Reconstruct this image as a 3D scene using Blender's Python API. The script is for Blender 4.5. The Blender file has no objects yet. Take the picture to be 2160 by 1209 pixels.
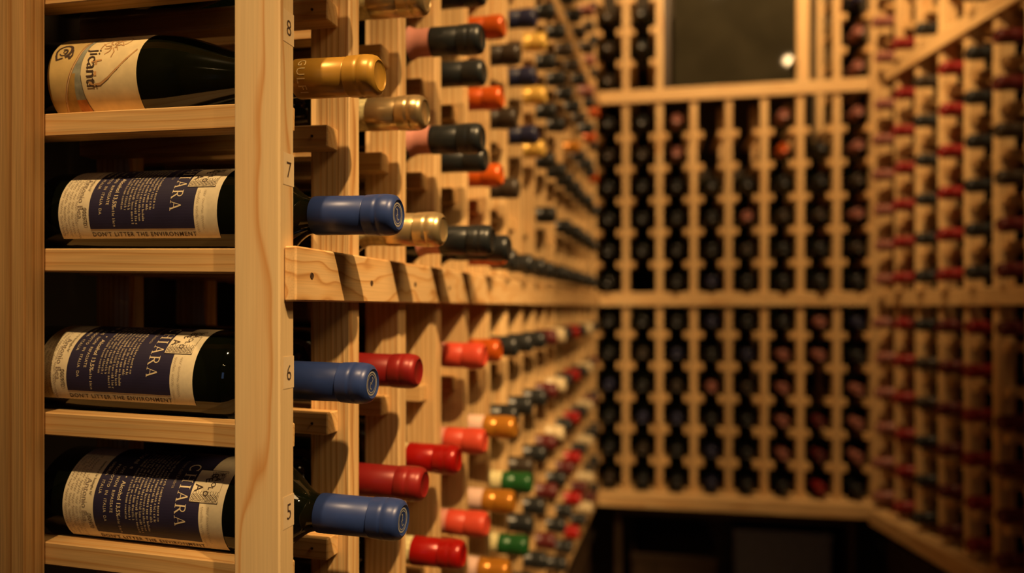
import bpy, bmesh, math, random
from mathutils import Vector, Matrix, Euler
random.seed(7)
C = bpy.context.scene.collection
S = bpy.context.scene

# ------------------------------------------------------------------ camera
FPX = 1540.0                                  # focal length in pixels of the 2160 wide frame
YAW = math.atan(370 / FPX)                    # camera is turned to its left of the aisle
cd = bpy.data.cameras.new('camera')
cam = bpy.data.objects.new('camera', cd); C.objects.link(cam)
cam.location = (0, 0, 0); cam.rotation_euler = (math.pi / 2, 0, YAW)
cd.sensor_width = 36; cd.lens = FPX * 36 / 2160
cd.shift_y = 43.5 / 2160
cd.clip_start = 0.02
cd.dof.use_dof = True; cd.dof.focus_distance = 0.545; cd.dof.aperture_fstop = 2.6
S.camera = cam

# ------------------------------------------------------------------ light
w = bpy.data.worlds.new('world'); S.world = w; w.use_nodes = True
w.node_tree.nodes['Background'].inputs[0].default_value = (1, 0.7, 0.4, 1)
w.node_tree.nodes['Background'].inputs[1].default_value = 0.0
WARM = (1.0, 0.63, 0.28)
def lamp(name, loc, power, target, radius=0.02, cone=100, blend=0.6, col=WARM):
    l = bpy.data.lights.new(name, 'SPOT'); l.energy = power; l.color = col
    l.shadow_soft_size = radius; l.spot_size = math.radians(cone); l.spot_blend = blend
    o = bpy.data.objects.new(name, l); C.objects.link(o); o.location = loc
    o.rotation_euler = (Vector(target) - Vector(loc)).to_track_quat('-Z', 'Y').to_euler()
    return o
lamp('ceiling_or_fill_spot', (0.60, -0.10, 1.22), 184, (-0.05, 0.85, -0.18), 0.018, 37, 0.7)
lamp('ceiling_or_fill_spot', (-0.35, -0.15, 1.22), 70, (-0.28, 0.50, 0.10), 0.018, 31, 0.9)
lamp('ceiling_or_fill_spot', (0.56, 0.30, 1.25), 125, (-0.28, 1.33, 0.27), 0.018, 44, 0.7)  # fill spot, added to brighten the far columns of the left rack
lamp('ceiling_or_fill_spot', (0.62, 0.87, 1.22), 6, (0.15, 2.2, 0.55), 0.018, 60, 0.9)
lamp('ceiling_or_fill_spot', (0.20, 1.47, 1.36), 74, (0.22, 2.3, 0.72), 0.018, 94, 0.6)
lamp('ceiling_or_fill_spot', (0.05, 1.00, 1.30), 52, (0.74, 1.60, 0.62), 0.018, 46, 0.6)  # fill spot, added to brighten the upper part of the right rack
lamp('ceiling_or_fill_spot', (-0.32, -1.30, 1.15), 2.2, (-0.3, 0.5, 0.0), 0.02, 50, 0.9)
lamp('ceiling_or_fill_spot', (-0.12, -1.45, 1.20), 2.2, (-0.3, 0.5, 0.0), 0.02, 50, 0.9)
sl = bpy.data.lights.new('aisle_fill_light', 'AREA'); sl.shape = 'RECTANGLE'; sl.size = 0.5; sl.size_y = 0.5  # soft fill light added beside the aisle to lift its shadows
sl.energy = 2.9; sl.color = WARM; sl.spread = math.radians(100)
so_ = bpy.data.objects.new('aisle_fill_light', sl); C.objects.link(so_); so_.location = (0.84, 0.28, 1.10)
so_.rotation_euler = (Vector((-0.30, 0.62, -0.05)) - Vector(so_.location)).to_track_quat('-Z', 'Y').to_euler()
al = bpy.data.lights.new('cool_rear_light', 'AREA'); al.shape = 'RECTANGLE'; al.size = 0.25; al.size_y = 0.5  # cool light behind the camera, source unknown; gives the blue glint on glass
al.energy = 0.35; al.color = (0.35, 0.55, 1.0)
ao = bpy.data.objects.new('cool_rear_light', al); C.objects.link(ao); ao.location = (-0.15, -1.55, 0.30)
ao.rotation_euler = (Vector((-0.3, 0.5, 0)) - Vector(ao.location)).to_track_quat('-Z', 'Y').to_euler()

S.view_settings.view_transform = 'Standard'; S.view_settings.look = 'None'
S.view_settings.gamma = 1.0; S.view_settings.use_curve_mapping = False
S.view_settings.exposure = 0.0
S.cycles.use_denoising = True
S.cycles.max_bounces = 8

# ------------------------------------------------------------------ materials
def new_mat(name):
    m = bpy.data.materials.new(name); m.use_nodes = True
    return m, m.node_tree, m.node_tree.nodes['Principled BSDF']
def N(t, typ, **kw):
    n = t.nodes.new(typ)
    for k, v in kw.items(): setattr(n, k, v)
    return n
def plain(name, col, rough=0.5, metal=0.0, noise=0.12, scale=60, coat=0.0, ior=1.45, spec=0.5):
    m, t, p = new_mat(name)
    tc = N(t, 'ShaderNodeTexCoord'); nz = N(t, 'ShaderNodeTexNoise')
    nz.inputs['Scale'].default_value = scale; nz.inputs['Detail'].default_value = 4
    t.links.new(tc.outputs['Object'], nz.inputs['Vector'])
    r = N(t, 'ShaderNodeValToRGB')
    r.color_ramp.elements[0].position = 0.3; r.color_ramp.elements[1].position = 0.7
    r.color_ramp.elements[0].color = [c * (1 - noise) for c in col] + [1]
    r.color_ramp.elements[1].color = [min(1, c * (1 + noise)) for c in col] + [1]
    t.links.new(nz.outputs['Fac'], r.inputs['Fac']); t.links.new(r.outputs['Color'], p.inputs['Base Color'])
    p.inputs['Roughness'].default_value = rough; p.inputs['Metallic'].default_value = metal
    p.inputs['Coat Weight'].default_value = coat; p.inputs['IOR'].default_value = ior
    p.inputs['Specular IOR Level'].default_value = spec
    return m

def wood(name, axis, light=(0.74, 0.50, 0.235), mid=(0.66, 0.40, 0.165), dark=(0.50, 0.25, 0.085), ring=170, swirl=0.012, far=0.035, along=0.10, fibre=0.22):
    """pine: growth rings round a pith off to one side, running along local AXIS"""
    m, t, p = new_mat(name)
    L = t.links.new
    tc = N(t, 'ShaderNodeTexCoord'); oi = N(t, 'ShaderNodeObjectInfo')
    mp = N(t, 'ShaderNodeMapping'); sc = [1, 1, 1]; sc[axis] = along
    mp.inputs['Scale'].default_value = sc
    L(tc.outputs['Object'], mp.inputs['Vector'])
    def scaled(k):
        a = N(t, 'ShaderNodeMath', operation='MULTIPLY'); a.inputs[1].default_value = k; L(oi.outputs['Random'], a.inputs[0])
        b = N(t, 'ShaderNodeMath', operation='FRACT'); L(a.outputs[0], b.inputs[0])
        return b
    cx = N(t, 'ShaderNodeCombineXYZ')
    ks = [17.3, 31.7, 53.9]
    for i in range(3):
        f = scaled(ks[i]); mm = N(t, 'ShaderNodeMapRange')
        if i == axis: mm.inputs['To Min'].default_value = 0; mm.inputs['To Max'].default_value = 4
        else: mm.inputs['To Min'].default_value = far * 0.35; mm.inputs['To Max'].default_value = far * 1.6
        L(f.outputs[0], mm.inputs['Value']); L(mm.outputs[0], cx.inputs[i])
    add = N(t, 'ShaderNodeVectorMath', operation='ADD'); L(mp.outputs[0], add.inputs[0]); L(cx.outputs[0], add.inputs[1])
    nz = N(t, 'ShaderNodeTexNoise'); nz.inputs['Scale'].default_value = 24; nz.inputs['Detail'].default_value = 2
    L(add.outputs[0], nz.inputs['Vector'])
    sub = N(t, 'ShaderNodeVectorMath', operation='SUBTRACT'); sub.inputs[1].default_value = (0.5, 0.5, 0.5); L(nz.outputs['Color'], sub.inputs[0])
    ms = N(t, 'ShaderNodeVectorMath', operation='SCALE'); ms.inputs['Scale'].default_value = swirl * 2; L(sub.outputs[0], ms.inputs[0])
    add2 = N(t, 'ShaderNodeVectorMath', operation='ADD'); L(add.outputs[0], add2.inputs[0]); L(ms.outputs[0], add2.inputs[1])
    wv = N(t, 'ShaderNodeTexWave', wave_type='RINGS', rings_direction='XYZ'[axis], wave_profile='SAW')
    wv.inputs['Scale'].default_value = ring / 6.2832 * 2.0; wv.inputs['Distortion'].default_value = 0.6
    wv.inputs['Detail'].default_value = 1; wv.inputs['Detail Scale'].default_value = 1
    L(add2.outputs[0], wv.inputs['Vector'])
    cr = N(t, 'ShaderNodeValToRGB'); e = cr.color_ramp.elements
    e[0].position = 0.0; e[0].color = (*light, 1)
    e[1].position = 1.0; e[1].color = (*light, 1)
    for pos, c in ((0.45, light), (0.74, mid), (0.90, dark), (0.955, mid)):
        q = e.new(pos); q.color = (*c, 1)
    L(wv.outputs['Fac'], cr.inputs['Fac'])
    # fine fibres
    mp2 = N(t, 'ShaderNodeMapping'); s2 = [900, 900, 900]; s2[axis] = 14; mp2.inputs['Scale'].default_value = s2
    L(tc.outputs['Object'], mp2.inputs['Vector'])
    n2 = N(t, 'ShaderNodeTexNoise'); n2.inputs['Scale'].default_value = 1; n2.inputs['Detail'].default_value = 2
    L(mp2.outputs[0], n2.inputs['Vector'])
    mr = N(t, 'ShaderNodeMapRange'); mr.inputs['From Min'].default_value = 0.3; mr.inputs['From Max'].default_value = 0.7
    mr.inputs['To Min'].default_value = 1 - fibre; mr.inputs['To Max'].default_value = 1 + fibre * 0.5
    L(n2.outputs['Fac'], mr.inputs['Value'])
    # tone of the whole piece
    f = scaled(91.1); mr2 = N(t, 'ShaderNodeMapRange'); mr2.inputs['To Min'].default_value = 0.88; mr2.inputs['To Max'].default_value = 1.06
    L(f.outputs[0], mr2.inputs['Value'])
    mu = N(t, 'ShaderNodeMath', operation='MULTIPLY'); L(mr.outputs[0], mu.inputs[0]); L(mr2.outputs[0], mu.inputs[1])
    vs = N(t, 'ShaderNodeVectorMath', operation='SCALE'); L(cr.outputs['Color'], vs.inputs[0]); L(mu.outputs[0], vs.inputs['Scale'])
    L(vs.outputs[0], p.inputs['Base Color'])
    p.inputs['Roughness'].default_value = 0.48; p.inputs['Specular IOR Level'].default_value = 0.35
    bp = N(t, 'ShaderNodeBump'); bp.inputs['Strength'].default_value = 0.06; bp.inputs['Distance'].default_value = 0.0004
    L(n2.outputs['Fac'], bp.inputs['Height']); L(bp.outputs[0], p.inputs['Normal'])
    return m

WX, WY, WZ = wood('pine_x', 0, light=(0.71, 0.455, 0.195), mid=(0.67, 0.405, 0.158), dark=(0.58, 0.31, 0.105), fibre=0.14), wood('pine_y', 1, swirl=0.02), wood('pine_z', 2)
WZF = wood('pine_flat_sawn', 2, light=(0.80, 0.59, 0.315), mid=(0.79, 0.55, 0.28), dark=(0.66, 0.35, 0.125), ring=38, swirl=0.030, far=0.02, along=0.20, fibre=0.07)
WZR = wood('pine_straight', 2, ring=150, swirl=0.002, far=0.06, along=0.01, light=(0.60, 0.36, 0.145), mid=(0.53, 0.295, 0.105), dark=(0.40, 0.19, 0.058))  # left rear post: wood colours darkened to stand in for light falling off
WYF = wood('pine_knotty', 1, ring=75, swirl=0.035, far=0.025, along=0.35, light=(0.74, 0.49, 0.23), mid=(0.70, 0.42, 0.17), dark=(0.53, 0.27, 0.09), fibre=0.1)
DARKWOOD = wood('dark_stained_wood', 2, light=(0.045, 0.025, 0.012), mid=(0.038, 0.02, 0.01), dark=(0.025, 0.014, 0.007))
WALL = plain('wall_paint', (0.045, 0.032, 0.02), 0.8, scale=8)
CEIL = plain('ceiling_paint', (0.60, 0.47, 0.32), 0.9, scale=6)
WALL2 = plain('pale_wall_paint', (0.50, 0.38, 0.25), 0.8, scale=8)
FLOOR = plain('floor_stone', (0.30, 0.20, 0.12), 0.5, scale=10, noise=0.3)
GLASS = plain('dark_bottle_glass', (0.003, 0.004, 0.0015), 0.035, spec=0.55, ior=1.5, noise=0.2)
GLASS2 = plain('olive_bottle_glass', (0.0045, 0.005, 0.0015), 0.05, spec=0.55, ior=1.5, noise=0.2)
PANEL = plain('dark_tinted_glass', (0.030, 0.026, 0.016), 0.04, scale=9, noise=0.2, spec=0.14)
CRATE = plain('grey_plastic', (0.085, 0.09, 0.12), 0.5)
CHROME = plain('chrome', (0.85, 0.83, 0.8), 0.08, 1.0, noise=0.02)
HOLE = plain('screw_hole_dark', (0.05, 0.022, 0.008), 0.7)
PAPER = plain('cream_paper', (0.80, 0.70, 0.48), 0.65, scale=300, noise=0.05)
PAPER_GOLD = plain('golden_print', (0.60, 0.43, 0.16), 0.62, scale=70, noise=0.12)
PAPER_TAN = plain('aged_cream_paper', (0.82, 0.66, 0.36), 0.62, scale=90, noise=0.10)
STICKER = plain('number_sticker_paper', (0.74, 0.57, 0.34), 0.4, scale=200, noise=0.03)
NAVY = plain('navy_print', (0.022, 0.018, 0.055), 0.55)
INK = plain('brown_black_ink', (0.055, 0.03, 0.02), 0.6)
PENCIL = plain('grey_ink', (0.36, 0.29, 0.22), 0.6)
OCHRE = plain('ochre_print', (0.44, 0.27, 0.07), 0.6, noise=0.25, scale=120)
SLATE = plain('slate_print', (0.30, 0.31, 0.24), 0.6, noise=0.25, scale=160)
RUST = plain('rust_print', (0.50, 0.20, 0.05), 0.6, noise=0.3, scale=160)
VINE = plain('tan_ink', (0.58, 0.32, 0.12), 0.6)
LETTER = plain('cream_ink', (0.78, 0.66, 0.44), 0.6)
FOILTXT = plain('pale_foil_print', (0.80, 0.62, 0.30), 0.35)
SILVER = plain('silver_print', (0.52, 0.52, 0.50), 0.3, 0.5)
def foil(name, col, rough=0.35, metal=0.0, noise=0.06, coat=0.0): return plain(name, col, rough, metal, noise, 90, coat)
CAPS = {
 'gold': foil('gold_foil', (0.40, 0.215, 0.03), 0.33, 0.25),
 'blue': foil('blue_foil', (0.020, 0.040, 0.15), 0.36, 0.1),
 'bronze': foil('bronze_foil', (0.50, 0.36, 0.18), 0.30, 0.8),
 'palegold': foil('pale_gold_foil', (0.62, 0.47, 0.24), 0.28, 0.8),
 'wine': foil('wine_red_foil', (0.20, 0.010, 0.009), 0.36, 0.1),
 'red': foil('bright_red_foil', (0.32, 0.006, 0.004), 0.28, 0.1),
 'coral': foil('coral_foil', (0.58, 0.062, 0.030), 0.42),
 'black': foil('black_foil', (0.014, 0.016, 0.017), 0.33),
 'brown': foil('brown_black_foil', (0.032, 0.022, 0.014), 0.40),
 'orange': foil('orange_foil', (0.46, 0.075, 0.006), 0.30, 0.2),
 'amber': foil('amber_foil', (0.50, 0.20, 0.02), 0.28, 0.35),
 'green': foil('green_foil', (0.012, 0.085, 0.018), 0.32, 0.1),
 'navy': foil('navy_foil', (0.014, 0.016, 0.05), 0.4),
 'yellow': foil('yellow_gold_foil', (0.78, 0.50, 0.11), 0.33, 0.3),
 'maroon': foil('maroon_foil', (0.085, 0.010, 0.010), 0.4),
 'cream': foil('cream_foil', (0.62, 0.50, 0.30), 0.3),
 'rose': foil('dusty_rose_foil', (0.24, 0.085, 0.065), 0.4),
}
COLWORD = {'gold': 'gold', 'blue': 'blue', 'bronze': 'bronze', 'palegold': 'pale gold', 'wine': 'dark red', 'red': 'bright red', 'coral': 'coral red', 'black': 'black',
 'brown': 'dark brown', 'orange': 'orange', 'amber': 'amber', 'green': 'green', 'navy': 'navy', 'yellow': 'yellow gold', 'maroon': 'maroon', 'cream': 'cream', 'rose': 'dusty rose'}
BAND = {'pink': plain('pink_neck_paper', (0.62, 0.26, 0.20), 0.6), 'cream': plain('cream_neck_paper', (0.66, 0.58, 0.30), 0.6, noise=0.3, scale=250),
        'white': plain('white_neck_paper', (0.78, 0.52, 0.42), 0.6)}

# ------------------------------------------------------------------ helpers
def mesh_of(name, bm, mats, smooth=False, angle=None):
    me = bpy.data.meshes.new(name); bm.normal_update(); bm.to_mesh(me); bm.free()
    for m in (mats if isinstance(mats, (list, tuple)) else [mats]): me.materials.append(m)
    if smooth:
        for p in me.polygons: p.use_smooth = True
        if angle: me.set_sharp_from_angle(angle=math.radians(angle))
    return me
def put(name, me, parent=None, loc=(0, 0, 0), rot=(0, 0, 0)):
    o = bpy.data.objects.new(name, me); C.objects.link(o); o.parent = parent
    o.location = loc; o.rotation_euler = rot
    return o
def tag(o, label=None, cat=None, group=None, kind=None):
    for k, v in (('label', label), ('category', cat), ('group', group), ('kind', kind)):
        if v: o[k] = v
    return o
def add_box(bm, c, s, bev=0.0):
    r = bmesh.ops.create_cube(bm, size=1.0)
    for v in r['verts']: v.co = Vector((v.co.x * s[0] + c[0], v.co.y * s[1] + c[1], v.co.z * s[2] + c[2]))
    if bev:
        es = list({e for v in r['verts'] for e in v.link_edges})
        bmesh.ops.bevel(bm, geom=es, offset=bev, segments=1, affect='EDGES', profile=0.5)
def box_mesh(name, s, mat, bev=0.0009):
    bm = bmesh.new(); add_box(bm, (0, 0, 0), s, bev); return mesh_of(name, bm, mat)
def lathe(name, prof, mat, seg=24, angle=40):
    """profile of (x, r) revolved round the local x axis; closed where r is 0"""
    bm = bmesh.new(); rings = []
    for x, r in prof:
        if r <= 1e-6: rings.append([bm.verts.new((x, 0, 0))])
        else: rings.append([bm.verts.new((x, r * math.cos(2 * math.pi * k / seg), r * math.sin(2 * math.pi * k / seg))) for k in range(seg)])
    for a, b in zip(rings, rings[1:]):
        for k in range(seg):
            k2 = (k + 1) % seg
            if len(a) == 1 and len(b) == 1: continue
            if len(a) == 1: bm.faces.new((a[0], b[k2], b[k]))
            elif len(b) == 1: bm.faces.new((a[k], a[k2], b[0]))
            else: bm.faces.new((a[k], a[k2], b[k2], b[k]))
    bmesh.ops.recalc_face_normals(bm, faces=bm.faces)
    return mesh_of(name, bm, mat, True, angle)

def project(p):
    r = p[0] * math.cos(YAW) + p[1] * math.sin(YAW); F = -p[0] * math.sin(YAW) + p[1] * math.cos(YAW)
    if F < 0.05: return None
    return 1080 + FPX * r / F, 648 - FPX * p[2] / F, F

# ------------------------------------------------------------------ room
ZF, ZC = -1.12, 1.45
XL, YB, YF = -0.585, 2.545, -1.7
def slab(name, c, s, mat):
    return tag(put(name, box_mesh(name, s, mat, 0), None, c), kind='structure')
slab('floor', (0.4, 0.4, ZF - 0.05), (3.4, 4.6, 0.1), FLOOR)
slab('ceiling', (0.4, 0.4, ZC + 0.05), (3.4, 4.6, 0.1), CEIL)
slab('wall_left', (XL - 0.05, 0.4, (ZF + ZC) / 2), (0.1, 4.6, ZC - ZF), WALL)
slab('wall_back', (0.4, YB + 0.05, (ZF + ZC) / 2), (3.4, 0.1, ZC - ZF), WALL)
slab('wall_front', (0.4, YF - 0.05, (ZF + ZC) / 2), (3.4, 0.1, ZC - ZF), WALL2)
XA = -0.2727
YC = 2.2125
RA = math.radians(2.6)                                        # back rack swings 2.6 degrees off square
RCOR = Vector((XA + 0.7825 * math.cos(RA), YC + 0.7825 * math.sin(RA), 0))
RDIR = math.atan2(-0.974, 0.227)                              # right rack runs from the far corner towards the camera
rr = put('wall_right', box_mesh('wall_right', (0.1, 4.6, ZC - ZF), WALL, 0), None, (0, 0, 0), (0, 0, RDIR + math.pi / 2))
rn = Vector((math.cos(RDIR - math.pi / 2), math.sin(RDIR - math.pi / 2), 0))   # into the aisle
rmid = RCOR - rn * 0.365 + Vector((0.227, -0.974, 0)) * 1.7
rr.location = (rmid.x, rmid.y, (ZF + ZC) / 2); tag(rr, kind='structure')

# ------------------------------------------------------------------ racks
PT, PW, RT, RH = 0.019, 0.0355, 0.019, 0.018
DEPTH = 0.2505
ZB, ZT = -0.60, 1.06
SLOPE = 0.0178
XR0, XR1 = -0.2505, -0.010                                    # rail ends (local x)
XP = -0.127                                                   # where the listed rail heights hold
ROWS_L = {1: -0.550, 2: -0.471, 3: -0.376, 4: -0.2835, 5: -0.185, 6: -0.0836, 7: 0.0443, 8: 0.1497, 9: 0.2525, 10: 0.347, 11: 0.441, 12: 0.537, 13: 0.652, 14: 0.748, 15: 0.844, 16: 0.940}
ROWS_B = {1: -0.545, 2: -0.453, 3: -0.358, 4: -0.263, 5: -0.167, 6: -0.072, 7: 0.0463, 8: 0.139, 9: 0.235, 10: 0.331, 11: 0.427, 12: 0.523, 13: 0.652, 14: 0.748, 15: 0.844, 16: 0.940}
ROWS_R = dict(ROWS_B)
STRAPS = [(0.004, 0.0425), (0.612, 0.650), (-0.588, -0.550)]

class Rack:
    def __init__(s, origin, rotz, posts, rows, label, knotty=False, split=300):
        s.o = Vector(origin); s.rz = rotz; s.posts = posts; s.rows = rows
        s.M = Matrix.Translation(s.o) @ Matrix.Rotation(rotz, 4, 'Z')
        s.root = put('wine_rack', None, None, (s.o.x, s.o.y, ZF), (0, 0, rotz))
        tag(s.root, label, 'wine rack')
        s.rails = []
    def world(s, p): return s.M @ Vector(p)
    def L(s, p): return (p[0], p[1], p[2] - ZF)               # rack space -> child space (root stands on the floor)

post_len = ZT - ZB
M_POST = box_mesh('post', (PW, PT, post_len), WZ)
M_POST_FLAT = box_mesh('post', (PW, PT, post_len), WZF, 0.0012)
M_POST_STRAIGHT = box_mesh('post', (PW, PT, post_len), WZR, 0.0012)
M_RAIL = box_mesh('rail', (XR1 - XR0, RT, RH), WX)
def cut_post(h): return box_mesh('post', (PW, PT, h), WZ)

# rail seats: half gap between the two rails of one column
def seat(pitch, r):
    g = (pitch - PT) / 2 - RT
    return math.sqrt(max(1e-6, r * r - g * g)) + 0.0008
XM = (XR0 + XR1) / 2
def rail_spec(y, z): return (XM, y, z - RH / 2 - SLOPE * (XM - XP))

def build_rack(R, first_bare=False, skip=lambda i, r: False, top_of=lambda i: ZT, rail_limit=300):
    n = len(R.posts)
    for i, y in enumerate(R.posts):
        zt = top_of(i)
        for x, front in ((-PW / 2, True), (-DEPTH - PW / 2 + PW, False)):
            xx = -PW / 2 if front else -0.215 - PW / 2
            me = M_POST if zt == ZT else cut_post(zt - ZB)
            if first_bare and i == 0: me = M_POST_FLAT if front else M_POST_STRAIGHT
            o = put('post', me, R.root, R.L((xx, y, (ZB + zt) / 2)))
            if first_bare and i == 0 and front: R.front_post = o
    specs = []
    for i, y in enumerate(R.posts):
        for r, z in R.rows.items():
            for side in (-1, 1):
                if side == -1 and (i == 0): continue
                if side == 1 and i == n - 1: continue
                col = i if side == 1 else i - 1                  # column index the rail faces
                if skip(col, r): continue
                p = rail_spec(y + side * (PT + RT) / 2, z)
                pr = project(R.world((XR1, p[1], p[2])))
                if pr is None: continue
                pl = project(R.world((XR0, p[1], p[2])))
                vis = (-60 < pr[0] < 2260 or (pl and -60 < pl[0] < 2260)) and -120 < pr[1] < 1330
                if not vis: continue
                specs.append((pr[2] * (1.0 if side == -1 or first_bare is False or i == 0 else 1.6), p))
    specs.sort(key=lambda q: q[0])
    for k, (d, p) in enumerate(specs[:rail_limit]):
        put('rail', M_RAIL, R.root, R.L(p), (0, SLOPE, 0))
    rest = specs[rail_limit:]
    if rest:
        bm = bmesh.new()
        for d, p in rest:
            q = R.L(p); k = bmesh.ops.create_cube(bm, size=1.0)
            m4 = Matrix.Translation(q) @ Matrix.Rotation(SLOPE, 4, 'Y') @ Matrix.Diagonal((XR1 - XR0, RT, RH, 1))
            bmesh.ops.transform(bm, matrix=m4, verts=k['verts'])
        tag(put('far_rails', mesh_of('far_rails', bm, WX), R.root), kind='stuff')

def straps(R, y0, y1, mat, spans=None):
    out = []
    for k, (z0, z1) in enumerate(STRAPS):
        a, b = (spans or {}).get(k, (y0, y1))
        th = 0.050 if k == 2 and R is not LEFT else 0.0095
        o = put('cross_rail', box_mesh('cross_rail', (th, b - a, z1 - z0), mat, 0.0012), R.root, R.L((th / 2 + 0.0001, (a + b) / 2, (z0 + z1) / 2)))
        out.append(o)
    return out

CL = 0.1066
LEFT = Rack((XA, 0, 0), 0, [0.4602 + CL * i for i in range(17)], ROWS_L, 'pale pine wine rack along the left wall, its open end panel nearest the camera')
build_rack(LEFT, first_bare=True)
straps(LEFT, 0.456, 2.195, WYF)
UB = [-0.007, 0.0925] + [0.0925 + 0.0996 * k for k in range(1, 7)] + [0.7900]
BACK = Rack((XA, YC, 0), -math.pi / 2 + RA, UB, ROWS_B, 'pine wine rack across the far wall with a dark glazed recess in it')
ALC = range(2, 7)
build_rack(BACK, skip=lambda c, r: c in ALC and r >= 13, top_of=lambda i: 0.640 if 3 <= i <= 6 else ZT, rail_limit=300)
straps(BACK, 0.012, 0.775, WY)
CR = 0.1005
RIGHT = Rack(RCOR, RDIR - math.pi / 2, [0.030 + CR * k for k in range(0, 8)], ROWS_R, 'shadowed pine wine rack along the right hand wall of the aisle')
build_rack(RIGHT)
straps(RIGHT, 0.085, CR * 7 + 0.04, WY)

# screw holes in the near cross rail, nail marks at the rail ends
def disc(name, r, mat, seg=16, depth=0.0012):
    # a countersunk dimple: a dark cone mouth with a raised fibre rim
    bm = bmesh.new(); prof = [(0.0002, 0.0), (0.0002, r * 0.55), (0.0004, r * 0.8), (0.0006, r), (0.0, r * 1.12)]
    bm.free()
    return lathe(name, prof, mat, seg)
M_HOLE = disc('screw_hole', 0.0022, HOLE)
strap0 = [o for o in LEFT.root.children if o.name.startswith('cross_rail')][0]
for y, z in ((0.4775, 0.0225), (0.580, 0.0205), (0.683, 0.0225), (0.790, 0.0215)):
    put('screw_hole', M_HOLE, LEFT.root, LEFT.L((0.0096, y, z)), (0, 0, 0))
M_NAIL = disc('nail_head', 0.0011, HOLE, 8)
for r in (9, 8, 6, 5):
    y = 0.4602 + CL - PT / 2 - RT
    put('nail_head', M_NAIL, LEFT.root, LEFT.L((-0.0235, y - 0.0001, ROWS_L[r] - 0.009 - SLOPE * 0.105)), (0, 0, -math.pi / 2))

# ------------------------------------------------------------------ base cabinets, floor level
def cabinet(R, y0, y1, label, doors=True):
    zt = -0.605
    h = zt - ZF
    root = put('base_cabinet', None, None, R.world((0, (y0 + y1) / 2, ZF)), (0, 0, R.rz)); tag(root, label, 'cabinet')
    W = y1 - y0
    bm = bmesh.new()
    add_box(bm, (-0.155, 0, h - 0.011), (0.27, W, 0.022), 0.001)
    put('worktop', mesh_of('worktop', bm, DARKWOOD), root)
    bm = bmesh.new()
    add_box(bm, (-0.28, 0, h / 2 - 0.011), (0.015, W, h - 0.022)); add_box(bm, (-0.15, 0, 0.05), (0.25, W, 0.1))
    for s in (-1, 1): add_box(bm, (-0.15, s * (W / 2 - 0.009), h / 2 - 0.011), (0.25, 0.018, h - 0.022))
    put('carcass', mesh_of('carcass', bm, DARKWOOD), root)
    if doors:
        n = max(1, round(W / 0.42)); dw = W / n
        me = None
        for k in range(n):
            if me is None:
                bm = bmesh.new(); add_box(bm, (0, 0, 0), (0.016, dw - 0.006, h - 0.14), 0.0015)
                add_box(bm, (0.009, 0, 0), (0.006, dw - 0.11, h - 0.25), 0.002); me = mesh_of('door', bm, DARKWOOD)
            put('door', me, root, (-0.017, -W / 2 + dw * (k + 0.5), 0.11 + (h - 0.14) / 2))
    return root
cabinet(LEFT, 0.45, 2.16, 'dark wooden base cabinet under the left rack')
cabinet(RIGHT, 0.06, 1.5, 'dark wooden base cabinet under the right hand rack')
cabinet(BACK, 0.06, 0.745, 'open dark wooden base cabinet under the far rack', doors=False)
def crate(u, wd, ht, label, mat, x=-0.13):
    bm = bmesh.new(); t = 0.006
    add_box(bm, (0, 0, t / 2), (0.2, wd, t)); 
    for s in (-1, 1):
        add_box(bm, (0, s * (wd - t) / 2, ht / 2), (0.2, t, ht), 0.0015); add_box(bm, (s * (0.2 - t) / 2, 0, ht / 2), (t, wd - 2 * t, ht), 0.0015)
        add_box(bm, (s * 0.101, 0, ht - 0.012), (0.008, wd + 0.006, 0.022), 0.002)
    p = BACK.world((x, u, ZF + 0.102))
    return tag(put('storage_box', mesh_of('storage_box', bm, mat), None, p, (0, 0, BACK.rz)), label, 'box')
crate(0.545, 0.27, 0.36, 'dim blue grey box in the open cabinet below the far rack', CRATE)
crate(0.235, 0.25, 0.27, 'dark brown box in the open cabinet, left of the grey one', DARKWOOD)

# ------------------------------------------------------------------ glazed recess in the far rack
def recess():
    y0, y1, z0, z1 = 0.205, 0.632, 0.6505, 1.06
    root = put('glazed_panel', None, None, BACK.world((-0.10, (y0 + y1) / 2, z0)), (0, 0, BACK.rz))
    tag(root, 'dark glazed panel in a brown wooden frame above the top shelf of the far rack', 'panel')
    W = y1 - y0; H = z1 - z0
    put('pane', box_mesh('pane', (0.008, W - 0.06, H - 0.06), PANEL, 0.0005), root, (-0.004, 0, H / 2))
    BR = WZ
    put('stile', box_mesh('stile', (0.03, 0.036, H), BR, 0.002), root, (0, W / 2 - 0.018, H / 2))
    put('stile', box_mesh('stile', (0.03, 0.02, H), DARKWOOD, 0.002), root, (0, -W / 2 + 0.010, H / 2))
    put('rail', box_mesh('rail', (0.022, W - 0.056, 0.03), DARKWOOD, 0.002), root, (0, -0.008, 0.015))
    put('rail', box_mesh('rail', (0.022, W - 0.056, 0.03), DARKWOOD, 0.002), root, (0, -0.008, H - 0.015))
    k = put('glint_knob', lathe('glint_knob', [(0, 0.004), (0.008, 0.004), (0.012, 0.009), (0.018, 0.0115), (0.025, 0.0095), (0.029, 0.004), (0.030, 0)], CHROME, 24), root, (0.0, W / 2 - 0.036 - 0.008, 0.082))  # small ball added to the frame to catch a lamp's glint
    k['label'] = 'added metal ball that catches a lamp glint'
recess()

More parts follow.
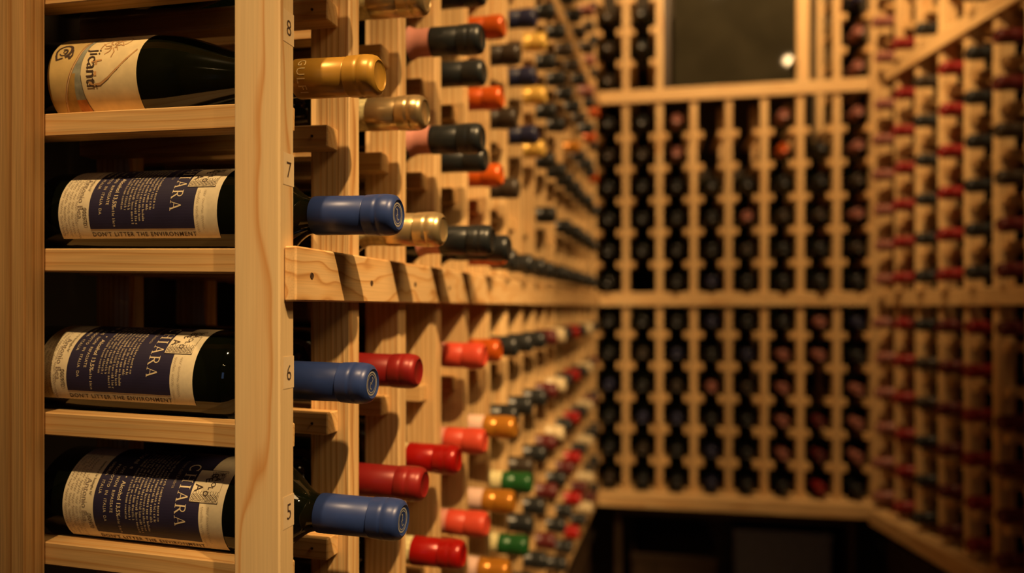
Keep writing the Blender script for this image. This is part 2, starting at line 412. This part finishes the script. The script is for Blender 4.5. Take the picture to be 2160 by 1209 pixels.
# ------------------------------------------------------------------ bottles
def bordeaux(seg, R=0.0372):
    p = [(0.010, 0.0), (0.004, R * 0.55), (0.0, R * 0.80), (0.0012, R * 0.93), (0.005, R)]
    p += [(0.10, R), (0.186, R)]
    for k in range(1, 9):
        a = k / 8.0; x = 0.186 + 0.044 * a; s = 0.5 + 0.5 * math.cos(math.pi * a ** 1.15)
        p.append((x, 0.0139 + (R - 0.0139) * s))
    p += [(0.27, 0.0136), (0.296, 0.0136), (0.297, 0.0)]
    return lathe('wine_bottle', p, GLASS, seg)
def burgundy(seg, R=0.0388):
    p = [(0.010, 0.0), (0.004, R * 0.55), (0.0, R * 0.80), (0.0012, R * 0.93), (0.005, R), (0.118, R)]
    for k in range(1, 13):
        a = k / 12.0; x = 0.118 + 0.112 * a; s = 0.5 + 0.5 * math.cos(math.pi * a ** 0.92)
        p.append((x, 0.0142 + (R - 0.0142) * s))
    p += [(0.27, 0.0138), (0.296, 0.0138), (0.297, 0.0)]
    return lathe('wine_bottle', p, GLASS2, seg)
def capsule(mat, seg, lip=2, x0=0.232):
    p = [(x0, 0.0141), (x0, 0.0149), (x0 + 0.0015, 0.0151), (0.2735, 0.0148)]
    p += [(0.2740, 0.0143), (0.2750, 0.0143), (0.2756, 0.0153), (0.283, 0.0157)]
    if lip == 2: p += [(0.2855, 0.0158), (0.2866, 0.0153), (0.2876, 0.0158)]
    p += [(0.2915, 0.0157), (0.2950, 0.0153), (0.2978, 0.0143), (0.2992, 0.0127), (0.3000, 0.0112), (0.2993, 0.0104), (0.2988, 0.0098), (0.2988, 0.0)]
    return lathe('capsule', p, mat, seg, 55)
def neck_r(x):
    if x >= 0.230: return 0.0139
    a = (x - 0.186) / 0.044
    return 0.0139 + (0.0372 - 0.0139) * (0.5 + 0.5 * math.cos(math.pi * a ** 1.15))
def band(mat, seg, x1):
    x0 = x1 - 0.024
    return lathe('neck_band', [(x0, neck_r(x0) - 0.0003)] + [(x0 + (x1 - x0) * k / 6, neck_r(x0 + (x1 - x0) * k / 6) + 0.0005) for k in range(7)] + [(x1, 0.0136)], mat, seg)

BODY = {}
def body(kind, near):
    k = (kind, near)
    if k not in BODY: BODY[k] = (bordeaux if kind == 'b' else burgundy)(64 if near else 20)
    return BODY[k]
CAPM = {}
def capm(col, near, x0=0.232):
    k = (col, near, x0)
    if k not in CAPM: CAPM[k] = capsule(CAPS[col], 56 if near else 20, 2 if near else 1, x0)
    return CAPM[k]
BANDM = {}
def bandm(col, near, x0):
    k = (col, near, x0)
    if k not in BANDM: BANDM[k] = band(BAND[col], 48 if near else 20, x0)
    return BANDM[k]
ORD = ['', 'first', 'second', 'third', 'fourth', 'fifth', 'sixth', 'seventh', 'eighth', 'ninth', 'tenth', 'eleventh', 'twelfth', 'thirteenth', 'fourteenth', 'fifteenth', 'sixteenth', 'seventeenth']
def rowphrase(r):
    if r >= 13: return ORD[r - 12] + ' row above top rail'
    if r >= 7: return ORD[r - 6] + ' row above middle rail'
    return ORD[7 - r] + ' row below middle rail'
nb = 0
def bottle(R, c, r, col, prot, label, group, kind='b', bandcol=None, near=False, cap0=0.232, force=False):
    """bottle in column c (0-based, between posts c and c+1), rail row r, neck tip prot metres out of the rack face"""
    global nb
    ya, yb = R.posts[c], R.posts[c + 1]
    rad = 0.0372 if kind == 'b' else 0.0388
    h = seat(yb - ya, rad)
    x0 = prot - 0.300
    z = R.rows[r] + h - SLOPE * (x0 - XP)
    pt = R.world((prot, (ya + yb) / 2, z - SLOPE * 0.3))
    if not force:
        q = project(pt)
        if q is None or not (-40 < q[0] < 2190 and -30 < q[1] < 1240): return None
    o = put('wine_bottle', body(kind, near), None, R.world((x0, (ya + yb) / 2, z)), (0, SLOPE, R.rz))
    if kind == 'u': o.rotation_euler[1] += 0.010; o.location.z += 0.0010
    tag(o, label, 'bottle', group)
    cp = put('capsule', capm(col, near, cap0), o)
    if bandcol: put('neck_band', bandm(bandcol, near, cap0), o)
    nb += 1
    return o

GL = 'wine bottles in the left rack'
# column 1, the labelled ones
B8 = bottle(LEFT, 0, 8, 'gold', 0.047, 'fat dark bottle with cream vine label and lettered gold capsule, beside number eight', GL, 'u', near=True, force=True)
B9 = bottle(LEFT, 0, 9, 'gold', 0.050, 'dark bottle cut off by the top edge, above the cream labelled one', GL, 'u', near=True, force=True)
B7 = bottle(LEFT, 0, 7, 'blue', 0.062, 'navy and cream labelled bottle with blue capsule, beside number seven', GL, near=True, force=True)
B6 = bottle(LEFT, 0, 6, 'blue', 0.041, 'navy and cream labelled bottle with blue capsule, beside number six', GL, near=True, force=True)
B5 = bottle(LEFT, 0, 5, 'blue', 0.066, 'navy and cream labelled bottle with blue capsule, beside number five', GL, near=True, force=True)

cols = {
 2: ({9: 'bronze', 8: 'bronze', 7: 'palegold', 6: 'wine', 5: 'wine'}, 0.037, {9: 'cream', 8: 'cream', 7: 'cream'}),
 3: ({9: 'black', 8: 'black', 7: 'black', 5: 'red', 4: 'red'}, 0.062, {9: 'pink', 8: 'pink', 7: 'pink', 5: 'cream', 4: 'cream'}),
 4: ({10: 'black', 9: 'black', 8: 'black', 7: 'black', 6: 'coral', 5: 'coral', 4: 'coral'}, 0.042, {5: 'pink', 4: 'pink', 6: 'pink'}),
 5: ({10: 'orange', 9: 'orange', 8: 'orange', 7: 'orange', 6: 'orange', 5: 'amber', 4: 'amber', 3: 'amber'}, 0.034, {5: 'white', 4: 'white', 3: 'white'}),
 6: ({10: 'brown', 9: 'brown', 8: 'brown', 7: 'black', 6: 'black', 5: 'black', 4: 'green', 3: 'green'}, 0.030, {4: 'cream', 3: 'cream'}),
 7: ({11: 'navy', 10: 'navy', 9: 'navy', 7: 'black', 6: 'black', 5: 'black', 4: 'brown', 3: 'black', 2: 'brown'}, 0.030, {}),
 8: ({11: 'yellow', 10: 'yellow', 9: 'yellow', 7: 'black', 6: 'black', 5: 'black', 4: 'black', 3: 'black', 2: 'black'}, 0.030, {}),
 9: ({12: 'black', 11: 'black', 10: 'black', 9: 'black', 8: 'black', 7: 'black', 6: 'maroon', 5: 'maroon', 4: 'maroon', 3: 'maroon', 2: 'maroon'}, 0.030, {}),
 10: ({13: 'black', 12: 'black', 11: 'black', 10: 'black', 9: 'black', 7: 'black', 6: 'cream', 5: 'cream', 4: 'cream', 3: 'black', 2: 'black', 1: 'black'}, 0.030, {}),
 11: ({13: 'black', 12: 'brown', 11: 'black', 9: 'black', 8: 'black', 7: 'black', 6: 'black', 5: 'black', 4: 'black', 3: 'maroon', 2: 'black', 1: 'black'}, 0.030, {}),
 12: ({14: 'brown', 13: 'black', 12: 'brown', 11: 'black', 10: 'amber', 9: 'black', 8: 'black', 7: 'black', 6: 'red', 5: 'red', 4: 'red', 3: 'red', 2: 'red', 1: 'red'}, 0.030, {}),
 13: ({15: 'brown', 14: 'black', 13: 'brown', 12: 'black', 11: 'brown', 10: 'black', 9: 'black', 8: 'black', 7: 'black', 6: 'black', 5: 'black', 4: 'black', 3: 'black', 2: 'maroon', 1: 'black'}, 0.030, {}),
 14: ({15: 'brown', 14: 'rose', 13: 'brown', 12: 'rose', 11: 'black', 10: 'black', 9: 'black', 8: 'black', 7: 'black', 6: 'cream', 5: 'cream', 4: 'cream', 3: 'cream', 2: 'cream', 1: 'cream'}, 0.034, {}),
 15: ({16: 'black', 15: 'brown', 14: 'brown', 13: 'rose', 12: 'black', 11: 'orange', 10: 'black', 9: 'brown', 8: 'black', 7: 'black', 6: 'black', 5: 'brown', 4: 'maroon', 3: 'black', 2: 'brown', 1: 'maroon'}, 0.026, {}),
 16: ({16: 'brown', 15: 'black', 14: 'black', 13: 'brown', 12: 'orange', 11: 'brown', 10: 'orange', 9: 'black', 8: 'brown', 7: 'black', 6: 'brown', 5: 'maroon', 4: 'black', 3: 'brown', 2: 'black', 1: 'brown'}, 0.022, {}),
}
CAP0 = {2: 0.247, 3: 0.245, 4: 0.252, 5: 0.258, 6: 0.257}
PROT = {(2, 9): 0.046, (2, 8): 0.046, (2, 7): 0.060, (2, 6): 0.040, (2, 5): 0.043, (3, 9): 0.068, (3, 8): 0.070, (3, 7): 0.078, (3, 5): 0.044, (3, 4): 0.047, (4, 7): 0.068,
        (5, 5): 0.050, (5, 4): 0.052, (5, 3): 0.046, (6, 10): 0.036, (6, 4): 0.052, (6, 3): 0.045, (7, 11): 0.038, (7, 10): 0.038, (7, 9): 0.040}
for c, (rows, prot, bands) in cols.items():
    for r, col in rows.items():
        bc = bands.get(r)
        txt = '%s capped bottle, %s column of left rack, %s' % (COLWORD[col], ORD[c], rowphrase(r))
        bottle(LEFT, c - 1, r, col, PROT.get((c, r), prot) + random.uniform(-0.003, 0.003), txt, GL, bandcol=bc, near=c <= 3, cap0=(CAP0[c] if bc else 0.232))
# far rack
GB = 'wine bottles in the far rack'
special = {(2, 12): 'rose', (2, 11): 'rose', (5, 11): 'orange', (4, 9): 'rose', (5, 5): 'rose', (5, 4): 'rose', (5, 3): 'rose', (5, 2): 'rose', (6, 6): 'rose', (6, 5): 'rose', (6, 3): 'maroon', (6, 2): 'maroon', (6, 1): 'wine', (3, 4): 'rose',
           (1, 2): 'brown', (7, 14): 'rose', (7, 13): 'rose', (7, 12): 'rose', (7, 11): 'rose', (7, 9): 'rose', (7, 4): 'rose', (7, 3): 'rose', (7, 2): 'rose', (5, 12): 'rose'}
skipb = {(1, 13), (3, 12), (3, 11), (4, 12), (4, 11), (6, 12), (6, 4), (1, 7)}
for c in range(0, 8):
    for r in range(1, 17):
        if c in ALC and r >= 13: continue
        if (c, r) in skipb: continue
        col = special.get((c, r)) or random.choice(['black', 'black', 'brown', 'black', 'navy'])
        txt = '%s capped bottle, far rack, %s column from left, %s' % (COLWORD[col], ORD[c + 1], rowphrase(r))
        bottle(BACK, c, r, col, 0.028 + random.uniform(-0.004, 0.006), txt, GB)
# right rack
GR = 'wine bottles in the right rack'
rc = [('rose', 'rose'), ('wine', 'wine'), ('black', 'black'), ('wine', 'maroon'), ('black', 'wine'), ('maroon', 'maroon'), ('black', 'black')]
for c in range(0, 7):
    for r in range(1, 17):
        if (c, r) in {(0, 16), (5, 5), (1, 14), (3, 13), (2, 14)}: continue
        col = rc[c][0] if r >= 7 else rc[c][1]
        if c in (2, 5) and random.random() < 0.25: col = 'brown'
        txt = '%s capped bottle, right rack, %s column from far end, %s' % (COLWORD[col], ORD[c + 1], rowphrase(r))
        bottle(RIGHT, c, r, col, 0.030 + random.uniform(-0.004, 0.006), txt, GR, bandcol=None)

# ------------------------------------------------------------------ print: flat shapes wrapped onto paper
class Print:
    """polygons in label space (u across the reading direction, v up) sent through a mapping into 3D"""
    def __init__(s, fn): s.fn = fn; s.v = []; s.f = []; s.m = []; s.mats = []
    def mi(s, mat):
        if mat not in s.mats: s.mats.append(mat)
        return s.mats.index(mat)
    def poly(s, pts, mat, lift=0.0):
        b = len(s.v); s.v += [s.fn(u, v, lift) for u, v in pts]; s.f.append(tuple(range(b, b + len(pts)))); s.m.append(s.mi(mat))
    def grid(s, u0, u1, v0, v1, mat, nu=16, lift=0.0, edge=None):
        for k in range(nu):
            a = u0 + (u1 - u0) * k / nu; b = u0 + (u1 - u0) * (k + 1) / nu
            e = edge or (lambda u: (v0, v1))
            s.poly([(a, e(a)[0]), (b, e(b)[0]), (b, e(b)[1]), (a, e(a)[1])], mat, lift)
    def stroke(s, pts, wd, mat, lift=0.0, w2=None):
        n = len(pts)
        for k in range(n - 1):
            (x0, y0), (x1, y1) = pts[k], pts[k + 1]
            d = math.hypot(x1 - x0, y1 - y0) or 1e-9
            a = wd / 2 if w2 is None else (wd + (w2 - wd) * k / (n - 1)) / 2
            nx, ny = -(y1 - y0) / d * a, (x1 - x0) / d * a
            ex, ey = (x1 - x0) / d * a * 0.4, (y1 - y0) / d * a * 0.4
            s.poly([(x0 - ex - nx, y0 - ey - ny), (x1 + ex - nx, y1 + ey - ny), (x1 + ex + nx, y1 + ey + ny), (x0 - ex + nx, y0 - ey + ny)], mat, lift)
    def text(s, body, size, u, v, mat, lift=0.0, rot=0.0, squeeze=1.0, spacing=1.0, bold=0.0):
        cu = bpy.data.curves.new('t', 'FONT'); cu.body = body; cu.size = size; cu.resolution_u = 2; cu.space_character = spacing; cu.offset = bold
        ob = bpy.data.objects.new('t', cu); C.objects.link(ob)
        dg = bpy.context.evaluated_depsgraph_get(); me = ob.evaluated_get(dg).to_mesh()
        b = len(s.v); ca, sa = math.cos(rot), math.sin(rot); i = s.mi(mat)
        for q in me.vertices:
            x, y = q.co.x * squeeze, q.co.y
            s.v.append(s.fn(u + x * ca - y * sa, v + x * sa + y * ca, lift))
        for p in me.polygons: s.f.append(tuple(b + k for k in p.vertices)); s.m.append(i)
        wd = max((q.co.x for q in me.vertices), default=0) * squeeze
        ob.evaluated_get(dg).to_mesh_clear(); bpy.data.objects.remove(ob); bpy.data.curves.remove(cu)
        return wd
    def mesh(s, name):
        me = bpy.data.meshes.new(name); me.from_pydata(s.v, [], s.f)
        for m in s.mats: me.materials.append(m)
        for p, i in zip(me.polygons, s.m): p.material_index = i
        me.update(); return me

def serif(P, ch, u, v, h, mat):
    """one roman capital; returns its advance"""
    T, t = 0.13 * h, 0.055 * h
    def R(a, b, c, d): P.poly([(u + a * h, v + b * h), (u + c * h, v + b * h), (u + c * h, v + d * h), (u + a * h, v + d * h)], mat)
    def ST(a, b, c, d, wd): P.stroke([(u + a * h, v + b * h), (u + c * h, v + d * h)], wd, mat)
    def sf(x, y, w_=0.17): R(x - w_, y, x + w_, y + 0.045)
    if ch == 'I':
        R(0.11, 0, 0.24, 1); sf(0.175, 0); sf(0.175, 0.955); return 0.45 * h
    if ch == 'H':
        R(0.11, 0, 0.24, 1); R(0.64, 0, 0.77, 1); R(0.24, 0.48, 0.64, 0.53)
        for x in (0.175, 0.705): sf(x, 0); sf(x, 0.955)
        return 0.98 * h
    if ch == 'A':
        ST(0.10, 0.02, 0.40, 0.98, t); ST(0.42, 0.98, 0.74, 0.02, T); R(0.20, 0.32, 0.62, 0.37); sf(0.10, 0, 0.13); sf(0.74, 0, 0.15); return 0.92 * h
    if ch == 'R':
        R(0.11, 0, 0.24, 1); sf(0.175, 0); sf(0.14, 0.955, 0.13)
        arc = [(0.24, 0.97)] + [(0.38 + 0.24 * math.cos(a), 0.735 + 0.235 * math.sin(a)) for a in [math.pi / 2 - math.pi * k / 8 for k in range(9)]] + [(0.24, 0.50)]
        P.stroke([(u + a * h, v + b * h) for a, b in arc], 0.085 * h, mat); ST(0.40, 0.50, 0.76, 0.02, T); sf(0.78, 0, 0.1); return 0.92 * h
    if ch == 'C':
        arc = [(0.46 + 0.38 * math.cos(a), 0.5 + 0.46 * math.sin(a)) for a in [math.radians(40 + 280 * k / 14) for k in range(15)]]
        P.stroke([(u + a * h, v + b * h) for a, b in arc], 0.10 * h, mat); R(0.72, 0.72, 0.77, 0.98); R(0.72, 0.04, 0.77, 0.25); return 0.95 * h
    return 0.5 * h

rnd = random.Random(3)
def scribble(P, u0, u1, v, h, mat, wd=0.00022):
    """a line of joined handwriting, too small to read"""
    u = u0
    while u < u1:
        n = rnd.randint(3, 8); pts = []
        for k in range(n * 3):
            pts.append((u + k * h * 0.22, v + h * (0.5 + 0.42 * math.sin(k * 1.9 + rnd.uniform(-0.5, 0.5)) * (1.5 if rnd.random() < 0.12 else 1))))
        P.stroke(pts, wd, mat); u += n * 3 * h * 0.22 + h * 0.55
def smallprint(P, u0, u1, v, h, mat):
    """a line of body type, too small to read"""
    u = u0; n = rnd.randint(2, 8)
    while u < u1:
        a = h * rnd.choice([0.5, 0.62, 0.75])
        tall = h * rnd.choice([0.62, 0.62, 0.62, 1.0])
        k = rnd.random()
        P.poly([(u, v), (u + 0.16 * h, v), (u + 0.16 * h, v + tall), (u, v + tall)], mat)
        if k < 0.7: P.poly([(u + a * 0.6, v), (u + a * 0.6 + 0.14 * h, v), (u + a * 0.6 + 0.14 * h, v + 0.6 * h), (u + a * 0.6, v + 0.6 * h)], mat)
        if k > 0.3: P.poly([(u, v + 0.5 * h), (u + a * 0.7, v + 0.5 * h), (u + a * 0.7, v + 0.64 * h), (u, v + 0.64 * h)], mat)
        if k > 0.6: P.poly([(u, v), (u + a * 0.6, v), (u + a * 0.6, v + 0.13 * h), (u, v + 0.13 * h)], mat)
        u += a + 0.18 * h; n -= 1
        if n == 0: u += 0.45 * h; n = rnd.randint(2, 8)

def wrap(R, x0, u_len, vs=1.0):
    """label space to bottle space: u runs down the side that faces the rack's open end, ends at angle 0; v runs towards the neck"""
    def fn(u, v, lift):
        a = (u_len - u) / R; r = R + lift
        return (x0 + v * vs, -r * math.cos(a), r * math.sin(a))
    return fn
def paper(R, x0, u_len, v_len, mat, name='label', nu=40, vs=1.0):
    P = Print(wrap(R, x0, u_len, vs)); P.grid(0, u_len, 0, v_len, mat, nu)
    me = P.mesh(name)
    for p in me.polygons: p.use_smooth = True
    bm = bmesh.new(); bm.from_mesh(me); bmesh.ops.remove_doubles(bm, verts=bm.verts, dist=1e-6); bm.to_mesh(me); bm.free()
    return me


def join(name, prints):
    me = bpy.data.meshes.new(name); v, f, m, mats = [], [], [], []
    for q in prints:
        b = len(v); v += q.v; f += [tuple(b + k for k in t) for t in q.f]
        for mt in q.mats:
            if mt not in mats: mats.append(mt)
        m += [mats.index(q.mats[k]) for k in q.m]
    me.from_pydata(v, [], f)
    for mt in mats: me.materials.append(mt)
    for p, k in zip(me.polygons, m): p.material_index = k
    me.update(); return me

# navy label: 132 mm up the bottle, 102 mm round it
RB = 0.0372; UL, VL, LX0 = 0.102, 0.1325, 0.0285; VS = 1.075
navy_paper = paper(RB + 0.0003, LX0, UL, VL, PAPER, vs=VS)
NV0, NV1, NU1 = 0.0267, 0.1140, UL - 0.0080
P1 = Print(wrap(RB + 0.0005, LX0, UL, VS)); P1.grid(0.004, NU1, NV0, NV1, NAVY, 40)
P2 = Print(wrap(RB + 0.00068, LX0, UL, VS))
for k in range(5): scribble(P2, 0.006 + rnd.uniform(0, 0.004), UL - 0.008, 0.0016 + k * 0.0032, 0.0024, PENCIL)
P2.text('Antonio Bea.', 0.0066, UL - 0.052, 0.0168, PENCIL, squeeze=1.05)
P2.text('numero e la bottiglia N\u00b0', 0.0030, 0.034, 0.0222, INK, spacing=1.0); P2.text('000970', 0.0052, UL - 0.0250, 0.0213, INK, squeeze=0.85, spacing=1.08)
for k, (a, tx) in enumerate(((0.0300, 'UMBRIA   ITALIA'), (0.0355, 'PRODOTTO  IN  ITALIA  DA'), (0.0412, 'UVE  NON  RIPASSATE'))):
    P2.text(tx, 0.0034, 0.034 + k * 0.002, a, LETTER, spacing=1.1)
P2.text('750 ml  e', 0.0052, 0.020, 0.0468, LETTER); P2.text('\u2022  Alcohol 13,5%', 0.0047, 0.046, 0.0468, LETTER, bold=0.00006); smallprint(P2, 0.078, 0.091, 0.0470, 0.0022, LETTER)
for k in range(10):
    smallprint(P2, 0.018 + rnd.uniform(0, 0.004), 0.091 - rnd.choice([0, 0, 0.004, 0.012]), 0.0540 + k * 0.0030, 0.0020, LETTER)
P2.text('Rosso dell\u2019Umbria', 0.0036, 0.026, 0.0885, PENCIL)
u = 0.0300
for ch in 'CHIARA': u += serif(P2, ch, u, 0.0948, 0.0088, LETTER) + 0.0011
q0, q1, r0, r1 = 0.0350, 0.0610, 0.1055, 0.1275
P2.grid(q0, q1, r0, r1, PAPER, 14)
P3 = Print(wrap(RB + 0.00082, LX0, UL, VS))
P3.stroke([(q0, r0), (q1, r0), (q1, r1), (q0, r1), (q0, r0)], 0.0004, INK)
for k in range(22):
    a = r0 + 0.001 + k * 0.00096
    ln = 0.0080 if k % 2 else 0.0055
    P3.stroke([(q1 - 0.0006 - ln + j * ln / 10, a + 0.00045 * math.sin(j * 1.7 + k)) for j in range(11)], 0.0003, INK)
    if k > 9: P3.stroke([(q0 + 0.001 + j * 0.0009, a + 0.00045 * math.sin(j * 1.5 + k)) for j in range(10)], 0.0003, INK)
for ch, a, b, rt, sz in (('B', 0.0375, 0.1165, 0.0, 0.0072), ('E', 0.0425, 0.1130, 0.3, 0.0072), ('A', 0.0475, 0.1070, 0.1, 0.0090), ('P', 0.0370, 0.1222, 0, 0.0052), ('A', 0.0408, 0.1205, 0, 0.0052), ('O', 0.0450, 0.1190, 0, 0.0052), ('L', 0.0490, 0.1178, 0, 0.0052), ('O', 0.0520, 0.1150, 0, 0.0056)):
    P3.text(ch, sz, a, b, INK, rot=rt, bold=0.0001)
for k in range(2): scribble(P2, 0.064, UL - 0.012, 0.1155 + k * 0.0045, 0.0022, PENCIL, 0.00016)
wr = wrap(RB + 0.00068, LX0, UL, VS)
P4 = Print(lambda u, v, l: wr(UL - 0.0014 - v, NV0 + 0.0005 + u, l))
tt = "DON'T LITTER THE ENVIRONMENT"
probe = Print(lambda u, v, l: (u, v, l)); wd0 = probe.text(tt, 0.0050, 0, 0, INK, spacing=1.18)
P4.text(tt, 0.0050, 0, 0.0006, INK, squeeze=0.087 / wd0, spacing=1.18, bold=0.00006)
navy_print = join('label_print', [P1, P2, P3, P4])
E3 = Print(lambda u, v, l: (0.29895, u, v))
for k in range(28):
    a = 2 * math.pi * k / 28
    E3.stroke([(0.0086 * math.cos(a), 0.0086 * math.sin(a)), (0.0086 * math.cos(a + 0.16), 0.0086 * math.sin(a + 0.16))], 0.0013, SILVER)
E3.stroke([(0.0068 * math.cos(2 * math.pi * k / 32), 0.0068 * math.sin(2 * math.pi * k / 32)) for k in range(33)], 0.0007, SILVER)
E3.stroke([(-0.0012, 0.0046), (0.0006, 0.0040), (0.0004, 0.0018), (-0.0010, 0.0000), (-0.0016, -0.0022), (-0.0004, -0.0042), (0.0018, -0.0038)], 0.0008, SILVER)
E3.stroke([(-0.0026, -0.0004), (-0.0008, 0.0002), (0.0008, -0.0002)], 0.0006, SILVER)
emblem = E3.mesh('emblem')
for b, deg, roll in ((B7, 32, 0.3), (B6, 30, -0.5), (B5, 45, 0.1)):
    lb = put('label', navy_paper, b, (0, 0, 0), (math.radians(deg), 0, 0)); lb['label'] = 'navy and cream paper label reading CHIARA'
    put('label_print', navy_print, lb)
    cp = [c for c in b.children if c.name.startswith('capsule')][0]
    put('emblem', emblem, cp, (0, 0, 0), (roll, 0, 0))

# cream vine label on the fat bottle
RU = 0.0388; A0 = math.radians(-82); UU = RU * math.radians(205); VU, UX0 = 0.082, 0.035
vine_paper = paper(RU + 0.0003, UX0, UU, VU, PAPER_TAN, nu=56)
def ua(deg): return UU - (math.radians(deg) - A0) * RU
Q1 = Print(wrap(RU + 0.0005, UX0, UU)); Q2 = Print(wrap(RU + 0.00065, UX0, UU)); Q3 = Print(wrap(RU + 0.0008, UX0, UU))
def interp(tab, d):
    for (a, *p), (b, *q) in zip(tab, tab[1:]):
        if a <= d <= b: return [x + (y - x) * (d - a) / (b - a) for x, y in zip(p, q)]
    return list(tab[0][1:] if d < tab[0][0] else tab[-1][1:])
band_tab = [(-82, 0.004, 0.040), (-50, 0.0085, 0.0355), (-25, 0.0135, 0.0325), (0, 0.0200, 0.0310), (18, 0.0245, 0.0315), (40, 0.0275, 0.0330), (60, 0.0320, 0.0360), (82, 0.0375, 0.0395)]
for k in range(82):
    d0, d1 = -82 + 2 * k, -80 + 2 * k
    a, b = interp(band_tab, d0), interp(band_tab, d1)
    def quad(x0, x1, y0, y1, mat, q=Q1): q.poly([(ua(d0), x0), (ua(d1), y0), (ua(d1), y1), (ua(d0), x1)], mat)
    quad(0.0, a[0], 0.0, b[0], PAPER_GOLD)
    mid0, mid1 = a[0] + (a[1] - a[0]) * 0.55, b[0] + (b[1] - b[0]) * 0.55
    quad(a[0] + 0.0016, mid0, b[0] + 0.0016, mid1, OCHRE if d0 < 2 else SLATE)
    quad(mid0, a[1], mid1, b[1], RUST if d0 < -28 else SLATE)
    quad(a[0], a[0] + 0.0006, b[0], b[0] + 0.0006, VINE, Q2); quad(a[0] + 0.0016, a[0] + 0.0024, b[0] + 0.0016, b[0] + 0.0024, VINE, Q2)
    if d0 < 0: quad(a[1], a[1] + 0.0004, b[1], b[1] + 0.0004, INK, Q2)
Q3.text('jicanti', 0.0150, ua(33), 0.0365, INK, squeeze=0.92, spacing=1.0)
def arcpts(cx, cy, r, a0, a1, n=12, sx=1.0): return [(cx + sx * r * math.cos(math.radians(a0 + (a1 - a0) * k / n)), cy + r * math.sin(math.radians(a0 + (a1 - a0) * k / n))) for k in range(n + 1)]
cu, cv = ua(33), 0.0105
Q3.stroke(arcpts(cu, cv, 0.0068, 30, 300, 16), 0.0026, INK, w2=0.0014); Q3.stroke(arcpts(cu + 0.001, cv, 0.0034, -60, 210, 12), 0.0011, INK)
Q3.stroke(arcpts(cu + 0.0005, cv + 0.0012, 0.0016, 0, 330, 10), 0.0008, INK)
Q3.stroke([(cu + 0.004, cv + 0.005), (cu + 0.0075, cv + 0.008), (cu + 0.0045, cv + 0.0095), (cu - 0.001, cv + 0.008)], 0.0022, INK, w2=0.0009)
Q3.stroke([(cu + 0.004, cv - 0.006), (cu + 0.0085, cv - 0.004), (cu + 0.007, cv + 0.001)], 0.0018, INK, w2=0.0008)
Q2.stroke([(ua(-9), 0.039), (ua(-12), 0.043), (ua(-11), 0.049), (ua(-5), 0.056), (ua(5), 0.064), (ua(17), 0.072), (ua(29), 0.079)], 0.0020, VINE, w2=0.0012)
Q2.stroke([(ua(-1), 0.0445), (ua(15), 0.0445)], 0.0022, VINE); Q2.stroke([(ua(15), 0.0405), (ua(17), 0.049)], 0.0014, VINE)
for k in range(9):
    a = math.radians(-70 + 40 * k); r = 0.0075 + 0.002 * (k % 3)
    Q2.stroke([(ua(37) + 0.002 * math.cos(a), 0.055 + 0.002 * math.sin(a)), (ua(37) + r * 0.6 * math.cos(a + 0.3), 0.055 + r * 0.6 * math.sin(a + 0.3)), (ua(37) + r * math.cos(a), 0.055 + r * math.sin(a))], 0.0009, VINE, w2=0.0004)
Q2.stroke(arcpts(ua(35), 0.054, 0.0095, 100, 290), 0.0006, VINE); Q2.stroke(arcpts(ua(47), 0.062, 0.006, 20, 300), 0.0006, VINE)
lb = put('label', vine_paper, B8, (0, 0, 0), (-A0, 0, 0)); lb['label'] = 'aged cream paper label with a vine drawing'
put('label_print', join('label_print', [Q1, Q2, Q3]), lb)
CT = Print(lambda u, v, l: (0.2385 + v, -0.01525 * math.cos(math.radians(48) - u / 0.0151), 0.01525 * math.sin(math.radians(48) - u / 0.0151)))
CT.text('GULFI', 0.0098, 0, 0, FOILTXT, spacing=1.15)
cp = [c for c in B8.children if c.name.startswith('capsule')][0]
put('foil_lettering', CT.mesh('foil_lettering'), cp)

# ------------------------------------------------------------------ number stickers on the first post
M_ST = box_mesh('number_sticker', (0.0003, 0.0140, 0.0225), STICKER, 0)
for n, z in (('8', 0.1965), ('7', 0.0967), ('6', -0.0458), ('5', -0.1435)):
    so = put('number_sticker', M_ST, LEFT.root, LEFT.L((0.00015, 0.4622, z))); so['label'] = 'small paper sticker reading ' + n
    D = Print(lambda u, v, l: (0.00025, u, v)); pw = Print(lambda u, v, l: (u, v, l)); wn = pw.text(n, 0.0162, 0, 0, INK)
    D.text(n, 0.0162, -wn * 0.42, -0.0058, INK, squeeze=0.84)
    put('numeral', D.mesh('numeral'), so)
print('bottles', nb, 'objects', len(bpy.data.objects))
